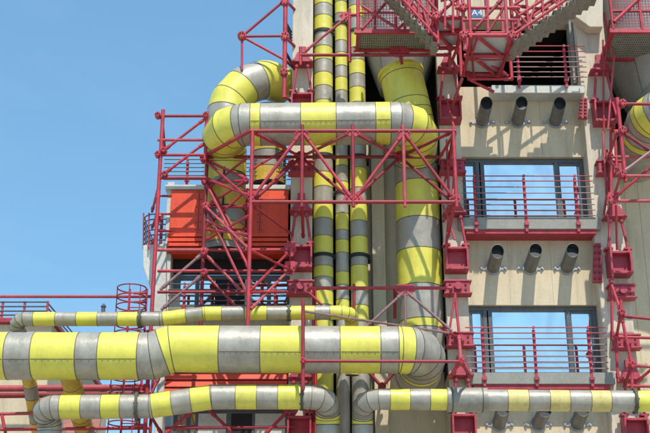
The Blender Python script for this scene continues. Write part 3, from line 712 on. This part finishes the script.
# upper-left bend
q0 = P(300, 84, 30.3); q1 = P(262, 80, 29.7); q2 = P(226, 108, 29.6); 
ub = Pipe('yellow_bend', 'yellow pipe bend with one silver band curving against the sky', [P(282, 86, 30.4), P(266, 79, 29.9), P(245, 85, 29.65), P(230, 101, 29.55), P(226.5, 116, 29.5), P(226, 150, 29.5)], [.5, .5, .5, .5], .55,
     [('x', 259), ('x', 243), ('x', 231.5), ('y', 113)], [1, 0, 1, 1, 0], gores=3, mitre=False)
# shaded short riser
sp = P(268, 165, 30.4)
Pipe('shaded_riser', 'short shaded brown and yellow riser behind the upper wide pipe', [Vector((sp.x, 30.4, Zat(110, 30.4))), Vector((sp.x, 30.4, Zat(186, 30.4)))], [], .50, [('y', 140), ('y', 156), ('y', 172)], [0, 1, 0, 1], mats=('alu_old', 'yellow_soil_bounce', 'seam', 'black'))
# thin risers
def riser(label, xt, xm_, r, Y, br, cols, clamps, nm='thin_riser'):
    X = Xat(xm_, 200, Y)
    p = Pipe(nm, label, [Vector((X, Y, Zat(-40, Y))), Vector((X, Y, Zat(600, Y)))], [], r, [('y', q) for q in br], cols, group='thin banded risers side by side')
    for c in clamps: p.clamp(('y', c))
YT = 30.15
riser('thickest of the three thin risers, on the left beside the cream column', 322, 323.3, .268, YT, [3,17,31,48,67,82,97,112,128,142,152,187,206,221,238,254,272,291,302,313,326,340,355,368,390], [0,1,0,1,0,1]*6, [49, 164, 188, 291])
riser('thinnest of the three thin risers, in the middle', 340, 342, .178, YT, [13,27,39,59,73,88,101,116,130,143,160,174,190,198,215,226,248,265,275,288,307,320,334,350], [0,1,0,1,0,1]*6, [39, 226])
riser('right one of the three thin risers, next to the lit wall', 356, 358.5, .232, YT, [19,32,49,68,82,98,113,130,146,164,201,222,238,256,272,289,301,326,340,356,370,384], [0,1,0,1,0,1]*6, [48.5, 164, 189, 291])
# wide riser
wt = P(402, 74, 29.9); wX = Xat(418.5, 230, YRs)
wr = Pipe('wide_riser', 'wide vertical yellow and grey pipe under the grey hopper, left of the windows', [P(400.5, 73, 29.6), P(410, 112, 29.5), Vector((wX, YRs-.2, Zat(142, YRs-.2))), Vector((wX, YRs, Zat(165, YRs))), Vector((wX, YRs, Zat(352, YRs)))], [.8, .5, .4], rB+.04,
     [('y', 80), ('y', 130), ('y', 188), ('y', 226), ('y', 257), ('y', 292), ('y', 325), ('y', 333)], [1, 1, 0, 1, 0, 1, 0, 1, 0], gores=2)
wr.collar(('s', .04), .05, .09, 'yellow', 'rim_band')
wr.collar(('y', 165), .015, .03, 'seam', 'joint_band')
# hopper
def hopper(x, yt, yb, Y, rt, rb, lb, dx=0):
    ct = P(x, yt, Y); cb = P(x+dx, yb, Y)
    r = thing('hopper', lb, 'hopper', cb)
    def hb(b):
        n = 40
        A = [ct+Vector((math.cos(2*math.pi*k/n)*rt, math.sin(2*math.pi*k/n)*rt, 0)) for k in range(n)]
        B = [cb+Vector((math.cos(2*math.pi*k/n)*rb, math.sin(2*math.pi*k/n)*rb, 0)) for k in range(n)]
        C = [q+Vector((0, 0, 3)) for q in A]
        qd = [(k, k+n, (k+1) % n+n, (k+1) % n) for k in range(n)]
        b.add(A+B, qd, 0, True); b.add(C+A, qd, 0, True); b.add(B, [list(range(n))], 0); b.add(C, [list(range(n))], 0)
        for k in range(0, n, 5): b.tube(A[k], B[k], .009, 4, 1)
    one(hb, 'hopper_shell', ['hopper', 'seam'], r)
    one(lambda b: b.tube(ct+Vector((0, 0, -.05)), ct+Vector((0, 0, .06)), rt+.03, 40), 'rim_band', 'alu_old', r)
hopper(401, 48, 92, 30.35, 1.12, .62, 'grey conical hopper under the mesh platform, feeding the wide riser')
hopper(662, 60, 110, 30.5, 1.75, .95, 'grey conical hopper at the right edge, partly cropped')
# manifold
YMf = 27.2
m0 = P(-90, 356, YMf); m1 = P(152, 356, YMf); m2 = P(172, 349, YMf); m3 = P(424, 350, YMf)
rM = .555
Pipe('widest_pipe', 'widest yellow and silver pipe running from the left edge to a silver elbow', [m0, m1, m2, m3, Vector((m3.x, YRs, m3.z-.12)), Vector((wX, YRs, m3.z+2.0))], [0, 0, .58, .9], rM,
     [('x', 9), ('x', 35), ('x', 79), ('x', 101), ('x', 140), ('x', 163), ('x', 220), ('x', 261), ('x', 302), ('x', 340), ('x', 380), ('x', 398), ('x', 409), ('s', -3.6), ('s', -3.38)], [1, 0, 1, 0, 1, 0, 1, 0, 1, 0, 1, 0, 1, 0, 1, 0], seam=-.25, gores=3)
# pipe A
YA = 27.9
a0 = P(14, 319, YA); a1 = P(160, 319, YA); a2 = P(205, 313.5, YA); a3 = P(351, 312.5, YA)
pa = Pipe('slender_pipe', 'thin banded pipe above the widest pipe, slightly kinked, with small end elbows',
     [P(41, 446, 30.6), P(22, 340, 28.35), a0+Vector((0, 0, 0)), a1, a2, a3, Vector((a3.x+.05, 29.2, a3.z-.1)), Vector((a3.x+.05, 29.3, a3.z-1.2))], [.2, .2, 0, 0, .25, .25], .172,
     [('y', 420), ('y', 408), ('y', 396), ('y', 384), ('y', 372), ('y', 333), ('x', 34, 3.9), ('x', 56), ('x', 77), ('x', 98), ('x', 118), ('x', 138), ('x', 163), ('x', 186), ('x', 203), ('x', 222), ('x', 245), ('x', 267), ('x', 290), ('x', 315), ('x', 330)],
     [4, 5, 4, 5, 4, 4, 0, 1, 0, 1, 0, 1, 0, 1, 0, 1, 0, 1, 0, 1, 0, 1], mats=('alu', 'yellow', 'seam', 'black', 'yellow_soil_bounce', 'alu_old'), n=20, gores=3)
def flange(p, x, st=0, grow=.06): p.collar(('x', x, st), grow, .06, 'seam', 'flange', 8)
flange(pa, 140.5); flange(pa, 289, 0, .03)
# pipe C
YD = 27.3
c0 = P(41, 407, YD); c1 = P(150, 406, YD); c2 = P(212, 397, YD); c3 = P(327, 397, YD)
pc = Pipe('lower_pipe', 'banded lower pipe on the left with silver elbows at both ends',
     [Vector((c0.x+.12, YD+.55, GZ)), Vector((c0.x+.12, YD+.55, c0.z-.2)), c0, c1, c2, c3, Vector((c3.x+.02, YD+.75, c3.z-.2)), Vector((c3.x+.05, YD+.85, GZ))], [.35, .4, 0, 0, .45, .4], .285,
     [('y', 425), ('x', 61), ('x', 82), ('x', 102), ('x', 121), ('x', 152), ('x', 172), ('x', 191), ('x', 211), ('x', 236), ('x', 257), ('x', 278), ('x', 301), ('y', 413, 14.), ('y', 424, 14.)],
     [0, 0, 1, 0, 1, 0, 1, 0, 1, 0, 1, 0, 1, 0, 1, 0], n=24, gores=3)
flange(pc, 137.5, 0, .07); flange(pc, 302, 0, .03)
# pipe D
d0 = P(364, 399, YD); d1 = P(720, 402, YD)
pd = Pipe('long_thin_pipe', 'thin banded pipe below the lower window running to the right edge',
     [Vector((d0.x-.02, YD+.8, GZ)), Vector((d0.x-.02, YD+.7, d0.z-.2)), d0, d1], [.35, .38], .245,
     [('y', 424), ('y', 417)]+[('x', q) for q in (390, 410, 430, 447, 507, 528, 549, 569, 590, 610, 635, 658, 680)], [0, 1, 0, 1, 0, 1, 0, 4, 0, 4, 0, 4, 0, 1, 0, 1],
     mats=('alu', 'yellow', 'seam', 'black', 'yellow_old'), n=24, gores=3)
sv = MB(); sa, sb_ = pd.point(pd.at(('x', 447)))[0], pd.point(pd.at(('x', 487)))[0]
sv.tube(sa, sb_, .285, 28); sv.build('sleeve', 'alu_old', pd.root)
flange(pd, 634.5, 0, .05)
for px_ in (452, 482): pd.collar(('x', px_), .05, .02, 'seam', 'joint_band')
# branch below the widest pipe
bx = P(75, 395, 27.9)
Pipe('branch_pipe', 'soiled vertical branch pipe dropping from the widest pipe near the left', [P(66, 362, 27.9), P(87, 440, 30.4), Vector((P(87, 440, 30.4).x, 30.4, GZ))], [.3], .24,
     [('y', 384), ('y', 396), ('y', 404), ('y', 416), ('y', 426)], [1, 1, 0, 1, 1, 0], mats=('alu_old', 'yellow_soil_bounce', 'seam', 'black'), n=20)

# ------------------------------------------------------------------ mesh platforms and stairs at the top
def grille(b, p, ux, uz, nx, nz, r=.008):
    for i in range(nx+1): b.tube(p+ux*(i/nx), p+ux*(i/nx)+uz, r, 4, caps=False)
    for k in range(nz+1): b.tube(p+uz*(k/nz), p+uz*(k/nz)+ux, r, 4, caps=False)
def platform(name, label, xl, xr, ydk, Yf, Yb, h, bays, lean=0, group=None, mesh=True, deck='alu_old'):
    A = P(xl, ydk, Yf); B = P(xr, ydk, Yf); z = A.z
    r = thing(name, label, 'platform', A, group)
    def dk(b):
        n = int((B.x-A.x)/.06)
        for i in range(n+1):
            x = A.x+(B.x-A.x)*i/n; b.box((x-.02, Yf+.05, z-.045), (x+.02, Yb-.05, z-.005))
        b.box((A.x+.02, Yf+.06, z-.003), (B.x-.02, Yb-.06, z+.012))
        m_ = int((Yb-Yf)/.12)
        for k in range(1, m_): y = Yf+(Yb-Yf)*k/m_; b.box((A.x, y-.02, z-.052), (B.x, y+.02, z-.012))
    one(dk, 'deck_grating', deck, r)
    for y in (Yf, Yb): one(lambda b: b.bar((A.x-.1, y, z-.04), (B.x+.1, y, z-.04), .12, .1), 'edge_beam', 'red', r)
    for x in (A.x, B.x): one(lambda b: b.bar((x, Yf+.05, z-.04), (x, Yb-.05, z-.04), .09, .1), 'edge_beam', 'red', r)
    for i in range(bays+1):
        x = A.x+(B.x-A.x)*i/bays
        one(lambda b: b.tube((x, Yf-.02, z), (x, Yf-.02, z+h), .045, 8), 'post', 'red', r)
    for k in (.36, .72, 1):
        one(lambda b: b.tube((A.x, Yf-.02, z+h*k), (B.x, Yf-.02, z+h*k), .035, 8), 'rail', 'red', r)
    if mesh: one(lambda b: grille(b, Vector((A.x+.05, Yf+.02, z+.12)), Vector((B.x-A.x-.1, 0, 0)), Vector((0, 0, h*.55)), int((B.x-A.x)/.085), int(h*.55/.085)), 'mesh_infill', 'red', r)
    return r, A, B, z
r1, A1, B1, z1 = platform('mesh_platform', 'red mesh sided platform with grey grating over the hopper', 358, 434, 30.5, 28.0, 28.95, 1.5, 2)
for a, c in (((362, 6, 27.95), (398, 29, 27.95)), ((385, 0, 27.95), (414, 29, 27.95)), ((398, 29, 27.95), (417, 12, 27.95)), ((417, 12, 27.95), (430, 28, 27.95)), ((362, 29, 27.95), (385, 4, 27.95)), ((375, 29, 28.5), (375, -5, 28.5)), ((405, 29, 28.5), (405, -5, 28.5)), ((420, 29, 28.2), (400, 0, 28.2)), ((358, 46, 28.9), (434, 30, 28.1))):
    one(lambda b: b.tube(P(*a), P(*c), .04, 8), 'diagonal', 'red', r1)
one(lambda b: b.bar(P(360, 47, 28.95), P(452, 47, 28.95), .12, .1), 'edge_beam', 'red', r1)
r2, A2, B2, z2 = platform('mesh_platform', 'red mesh sided platform at the upper right corner', 613, 700, 30, 28.0, 29.5, 1.6, 3)
for a, c in (((614, 22, 27.95), (646, -8, 27.95)), ((613, 32, 28.2), (648, 53, 29.5)), ((612, 55, 29.5), (690, 55, 29.5))):
    one(lambda b: b.tube(P(*a), P(*c), .055, 8), 'brace', 'red', r2)
def landing(name, label, xl, xr, ydk, Yf, Yb, group):
    A = P(xl, ydk, Yf); B = P(xr, ydk, Yf); z = A.z
    r = thing(name, label, 'landing', A, group)
    one(lambda b: b.box((A.x+.03, Yf+.03, z), (B.x-.03, Yb-.03, z+.05)), 'deck_plate', 'deckplate', r)
    for y in (Yf, (Yf+Yb)/2, Yb): one(lambda b: b.tube((A.x-.1, y, z-.07), (B.x+.1, y, z-.07), .055, 8), 'joist', 'red', r)
    for x in (A.x, B.x): one(lambda b: b.tube((x, Yf, z-.065), (x, Yb, z-.065), .05, 8), 'joist', 'red', r)
    ym = (Yf+Yb)/2
    one(lambda b: b.tube((A.x+.1, Yf, z-.08), (B.x-.1, ym, z-.08), .045, 8), 'under_brace', 'red', r)
    one(lambda b: b.tube((A.x+.1, ym, z-.08), (B.x-.1, Yb, z-.08), .045, 8), 'under_brace', 'red', r)
    return r
landing('stair_landing', 'pale plated stair landing seen from below beside the hopper platform', 436, 463, 16, 27.2, 28.75, 'stair landings')
landing('stair_landing', 'pale plated stair landing seen from below, left of the dark recess', 472, 511, 33, 26.8, 28.9, 'stair landings')
St = Frame('stair_tower', 'red tubular stair tower between the hopper and the dark recess', 'stair tower', P(490, 80, 27.85))
for x, y0, y1, Y in ((463, -30, 50, 26.85), (469, -30, 38, 26.80), (505.5, -30, 40, 26.80), (511, -30, 38, 27.05), (517, -30, 38, 27.25), (468, 38, 80, 28.85), (510.5, 38, 80, 28.85), (459, -20, 76, 28.75), (487, -10, 48, 28.85), (502, -10, 42, 28.85)):
    St.post(x, y0, y1, Y, .06)
for a, c, r in (((463, 33, 26.85), (517, 33, 26.85), .05), ((455, 8, 26.85), (520, 8, 26.85), .055), ((468, 79, 28.85), (512, 79, 28.85), .05), ((474, 30, 26.80), (503, -2, 26.80), .05), ((470, 50, 28.15), (508, 76, 28.80), .05),
                ((436, 17, 27.05), (463, -6, 27.05), .05), ((437, 30, 28.15), (470, 31, 27.65), .05), ((456, 48, 28.75), (470, 80, 28.85), .05), ((441, 1, 27.15), (470, -10, 27.15), .045), ((512, 42, 27.15), (497, 78, 28.85), .055), ((478, 84, 29.05), (494, 92, 29.05), .05), ((470, 80, 28.85), (494, 92, 29.05), .045),
                ((436, -30, 27.05), (437, 50, 28.05), .06), ((432, 26, 27.55), (452, 50, 28.55), .05), ((515, 10, 27.15), (537, 20, 27.15), .045), ((518, 6, 27.15), (549, 10, 27.15), .045)):
    St.m(a, c, r, 'brace')
for a, c in (((489, 31, 26.8), (503, 9, 26.8)), ((488, -8, 26.8), (488, 33, 26.8)), ((463, 20, 26.8), (517, 20, 26.8)), ((440, -10, 26.9), (462, 12, 26.9)), ((445, -10, 26.9), (445, 30, 26.9)), ((453, -10, 26.9), (453, 33, 26.9)), ((470, 33, 26.8), (474, 79, 28.85)), ((436, 17, 27.1), (463, 17, 27.1)), ((512, 60, 28), (470, 60, 28)), ((478, 36, 26.8), (470, 60, 28))):
    St.m(a, c, .036, 'brace')
for q in ((463, 36, 26.80), (511, 36, 26.80), (517, 36, 27.25), (463, 8, 26.80), (436, 17, 27.00)): St.node(*q, .13)
for y in (36, 79): St.m((462, y, 27.6), Vector((XM, YC, Zat(y, 27.6))), .05, 'tie')
def stair(label, p, q, Yf, Yb, n, gr):
    a = P(p[0], p[1], Yf); b_ = P(q[0], q[1], Yf)
    r = thing('steel_staircase', label, 'staircase', a, gr)
    d = (b_-a)
    for k in range(n):
        c = a+d*((k+.5)/n); ww = abs(d.x)/n*.62; hh = abs(d.z)/n; sg = 1 if d.x*d.z > 0 else -1
        def tr(b):
            b.box((c.x-ww, Yf+.06, c.z-.025), (c.x+ww, Yb-.06, c.z+.02))
            xr_ = c.x+sg*ww*.9; b.box((xr_-.012, Yf+.07, c.z+.021), (xr_+.012, Yb-.07, c.z+hh*.97))
        one(tr, 'tread', 'alu_old', r)
    for y in (Yf+.3, Yb-.3): one(lambda b: b.bar((a.x, y, a.z+.02), (b_.x, y, b_.z+.02), .10, .06), 'stringer', 'alu_old', r)
    for y in (Yf, Yb): one(lambda b: b.bar((a.x, y, a.z+.30), (b_.x, y, b_.z+.30), .07, .05), 'stringer', 'red', r)
    up = Vector((0, -.06, .95))
    for off in (.10, .55, .95):
        one(lambda b: b.tube(Vector((a.x, Yf-.08, a.z+off)), Vector((b_.x, Yf-.08, b_.z+off)), .045, 8), 'handrail', 'red', r)
    m_ = 6
    for k in range(m_):
        e = a.lerp(b_, k/m_); f_ = a.lerp(b_, (k+1)/m_); o1, o2 = ((.10, .95) if k % 2 else (.95, .10))
        one(lambda b: b.tube(Vector((e.x, Yf-.08, e.z+o1)), Vector((f_.x, Yf-.08, f_.z+o2)), .03, 8), 'lattice_bar', 'red_worn', r)
        one(lambda b: b.tube(Vector((e.x, Yb+.08, e.z+.1)), Vector((e.x, Yb+.08, e.z+1.0)), .03, 8), 'baluster', 'red_deep', r)
    one(lambda b: b.tube(Vector((a.x, Yb+.08, a.z+1.0)), Vector((b_.x, Yb+.08, b_.z+1.0)), .04, 8), 'handrail', 'red_deep', r)
    for k in range(m_+1):
        e = a.lerp(b_, k/m_)
        one(lambda b: b.tube(Vector((e.x, Yf-.08, e.z-.05)), Vector((e.x, Yf-.08, e.z+.95)), .035, 8), 'baluster', 'red', r)
    return r
stair('grey steel stair flight descending to the right above the hopper', (381, -20), (438, 44), 27.2, 27.95, 11, 'stair flights')
stair('grey steel stair flight rising to the right across the dark recess', (513, 40), (602, -20), 27.1, 28.3, 13, 'stair flights')
# wall end piece right of the stair
one(lambda b: b.poly([pz(572, 14, 29.2), pz(590, 27, 29.2), pz(603, 27, 29.2), pz(603, -20, 29.2), pz(585, -20, 29.2)], 29.2, 29.58), 'stair_wall', 'column', bl, .02)
# blue plate
sg = thing('level_sign', 'small blue sign reading A4 under the beam left of the dark recess', 'sign', P(477, 13, 29.6))
one(lambda b: b.box((Xat(471.5, 13, 29.6), 29.6, Zat(17.5, 29.6)), (Xat(482.5, 13, 29.6), 29.63, Zat(9, 29.6))), 'plate', 'blue', sg)
fc = bpy.data.curves.new('lettering', 'FONT'); fc.body = 'A4'; fc.size = .27; fc.align_x = 'CENTER'; fc.align_y = 'CENTER'; fc.extrude = .003
tmp = bpy.data.objects.new('lettering_curve', fc); COL.objects.link(tmp)
me_t = bpy.data.meshes.new_from_object(tmp.evaluated_get(bpy.context.evaluated_depsgraph_get())); bpy.data.objects.remove(tmp)
to = bpy.data.objects.new('lettering', me_t); COL.objects.link(to); to.parent = sg; to.rotation_euler = (math.pi/2, 0, 0); to.location = (0, -.005, 0); me_t.materials.clear(); me_t.materials.append(M['signwhite'])

# right edge elbow
e0 = P(720, 106, 28.2); e1 = P(656, 109, 28.2)
Pipe('cropped_elbow', 'silver elbow with a yellow band cropped by the right edge', [e0, e1, Vector((e1.x+.05, YB+.3, e1.z-.35))], [.7], .64, [('x', 672), ('s', -2.75), ('s', -2.45), ('s', -1.9), ('s', -1.65)], [0, 0, 1, 0, 1, 0], gores=4)
vx_ = Xat(668, 90, 30.3)
Pipe('drop_pipe', 'wide grey vertical pipe at the right edge below the cropped hopper', [Vector((vx_, 30.3, Zat(55, 30.3))), Vector((vx_, 30.3, Zat(118, 30.3)))], [], 1.05, [('y', 72)], [0, 0], mats=('hopper', 'yellow', 'seam', 'black'), n=40)

# ------------------------------------------------------------------ low left: neighbouring building, ladder, beams
YN = 31.5
nb = thing('neighbour_building', 'low beige neighbouring building behind the pipes at the lower left', 'building', (P(0, 400, YN).x, YN, GZ))
xq = Xat(52, 330, YN)
one(lambda b: b.box((Xat(-120, 400, YN), YN, GZ), (xq, YN+9, Zat(324, YN))), 'wall', 'wall', nb, .02)
one(lambda b: b.box((Xat(-120, 400, YN), YN-.15, Zat(324, YN)+.002), (xq+.1, YN+9, Zat(319, YN))), 'parapet', 'red', nb, .02)
nr = thing('roof_railing', 'dark red roof railing on the low neighbouring building', 'railing', P(0, 320, YN))
for k, y in enumerate((302, 306.5, 311, 315)):
    z = Zat(y, YN); xe = Xat(47, 302, YN)
    one(lambda b: b.chain([Vector((Xat(-60, 300, YN), YN, z)), Vector((xe, YN, z)), Vector((xe+.25, YN+6, z))], .022, 6), 'rail', 'frame', nr)
for px_ in (-20, 2, 24, 47):
    one(lambda b: b.box((Xat(px_, 310, YN)-.03, YN, Zat(320, YN)), (Xat(px_, 310, YN)+.03, YN+.05, Zat(301, YN))), 'post', 'red', nr)
Be = Frame('pipe_bridge', 'long red horizontal pipes and beams crossing the lower left towards the tower', 'pipe bridge', P(60, 400, 29.6))
YE = 29.6
Be.m((-60, 296.5, YE), (152, 296.5, YE), .05, 'beam'); Be.m((-60, 389, YE), (150, 387.5, YE), .10, 'beam'); Be.m((-60, 396, YE), (150, 394, YE), .085, 'beam', 'red_dark')
Be.m((-60, 415, YE), (150, 411, YE), .05, 'beam'); Be.m((-60, 430, YE), (150, 428, YE), .05, 'beam'); Be.m((2, 415, YE), (6, 436, YE), .05, 'brace')
Be.post(126, 411, 99999, YE, .045); Be.post(43, 388, 99999, YE, .10)
dc = thing('round_target', 'faded pink round plate behind the lower left pipes', 'plate', P(82, 421, 30.6))
one(lambda b: b.tube(P(82, 421, 30.6), P(82, 421, 30.6)+Vector((0, .08, 0)), .47, 32), 'disc', 'pink', dc, .01)
one(lambda b: b.tube(P(82, 421, 30.7), Vector((P(82, 421, 30.7).x, 30.7, GZ)), .05, 8), 'post', 'red', dc)
# low left nozzle standing up from the slender pipe
nz = thing('spray_nozzle', 'tiny dark nozzle standing on the thin banded pipe near the ladder', 'nozzle', P(103, 313, 27.9))
p_ = P(103, 313, 27.9)
one(lambda b: (b.tube(p_-Vector((0, 0, .03)), p_+Vector((0, 0, .16)), .05, 8), b.tube(p_+Vector((0, 0, .16)), p_+Vector((0, 0, .24)), .075, 8, 0, .02)), 'nozzle_body', 'frame', nz)
# caged ladders
def ladder(label, x, ytop, Y, hoops, hw):
    c = P(x, ytop, Y); X = c.x
    r = thing('caged_ladder', label, 'ladder', Vector((X, Y, GZ)), 'caged ladders')
    for sx in (-.22, .22): one(lambda b: b.tube((X+sx, Y, GZ), (X+sx, Y, c.z), .03, 8), 'stile', 'red', r)
    def ru(b):
        z = Zat(460, Y)
        while z < c.z: b.tube((X-.22, Y, z), (X+.22, Y, z), .014, 6); z += .3
    one(ru, 'rungs', 'red', r)
    for y in hoops:
        z = Zat(y, Y); pts = []
        for k in range(13):
            t = math.pi*k/12; pts.append(Vector((X-math.sin(t)*hw*1.35+.05*0, Y-.22+math.cos(t)*.36, z)))
        one(lambda b: b.chain([Vector((X-.12+hw*math.cos(t_), Y-.30+.36*math.sin(t_), z)) for t_ in [2*math.pi*k/20 for k in range(21)]], .017, 6), 'hoop', 'red_deep', r)
    for dx, dy in ((.1, -.66), (.1-hw, -.3), (.1+hw*.7, -.55)):
        one(lambda b: b.tube((X-.22+dx, Y+dy, Zat(440, Y)), (X-.22+dx, Y+dy, c.z-.1), .014, 6), 'cage_bar', 'red', r)
    return r
ladder('red caged ladder with dark hoops left of the tower', 138.5, 289, 29.4, [292, 301, 310, 319, 328, 337, 366, 381, 396, 411, 426, 440], .37)
Cl = Frame('corner_frame', 'cluster of red posts between the caged ladder and the corner balcony', 'steel frame', P(140, 400, 29.2))
for x in (141, 146): Cl.post(x, 291, 99999, 29.25, .055)
for x in (155, 161): Cl.post(x, 330, 99999, 29.5, .06)
for y in (293, 302, 312, 322, 385, 392, 408, 425): Cl.m((134, y, 29.25), (147, y, 29.25), .04, 'brace')
for a, c in (((147, 330, 29.25), (161, 372, 29.5)), ((160, 375, 29.5), (146, 405, 29.25)), ((146, 408, 29.25), (163, 436, 29.5))): Cl.m((*a,), (*c,), .045, 'diagonal')
# lower left truss
Lt = Frame('lower_truss', 'red truss below the red louvres with crossing diagonals behind the lower pipe', 'truss', P(228, 430, 29.3))
YT2 = 29.3
Lt.m((165, 409, YT2), (293, 406, YT2), .055, 'chord'); Lt.m((165, 428, YT2), (293, 427, YT2), .045, 'chord')
for a, c in (((163, 436, YT2), (193, 410, YT2)), ((209, 410, YT2), (236, 436, YT2)), ((290, 409, YT2), (263, 436, YT2))): Lt.m(a, c, .048, 'diagonal')
for x in (199, 251, 292): Lt.post(x, 407, 99999, YT2, .05)
Lt.gusset(291, 409, YT2, .4, .4)
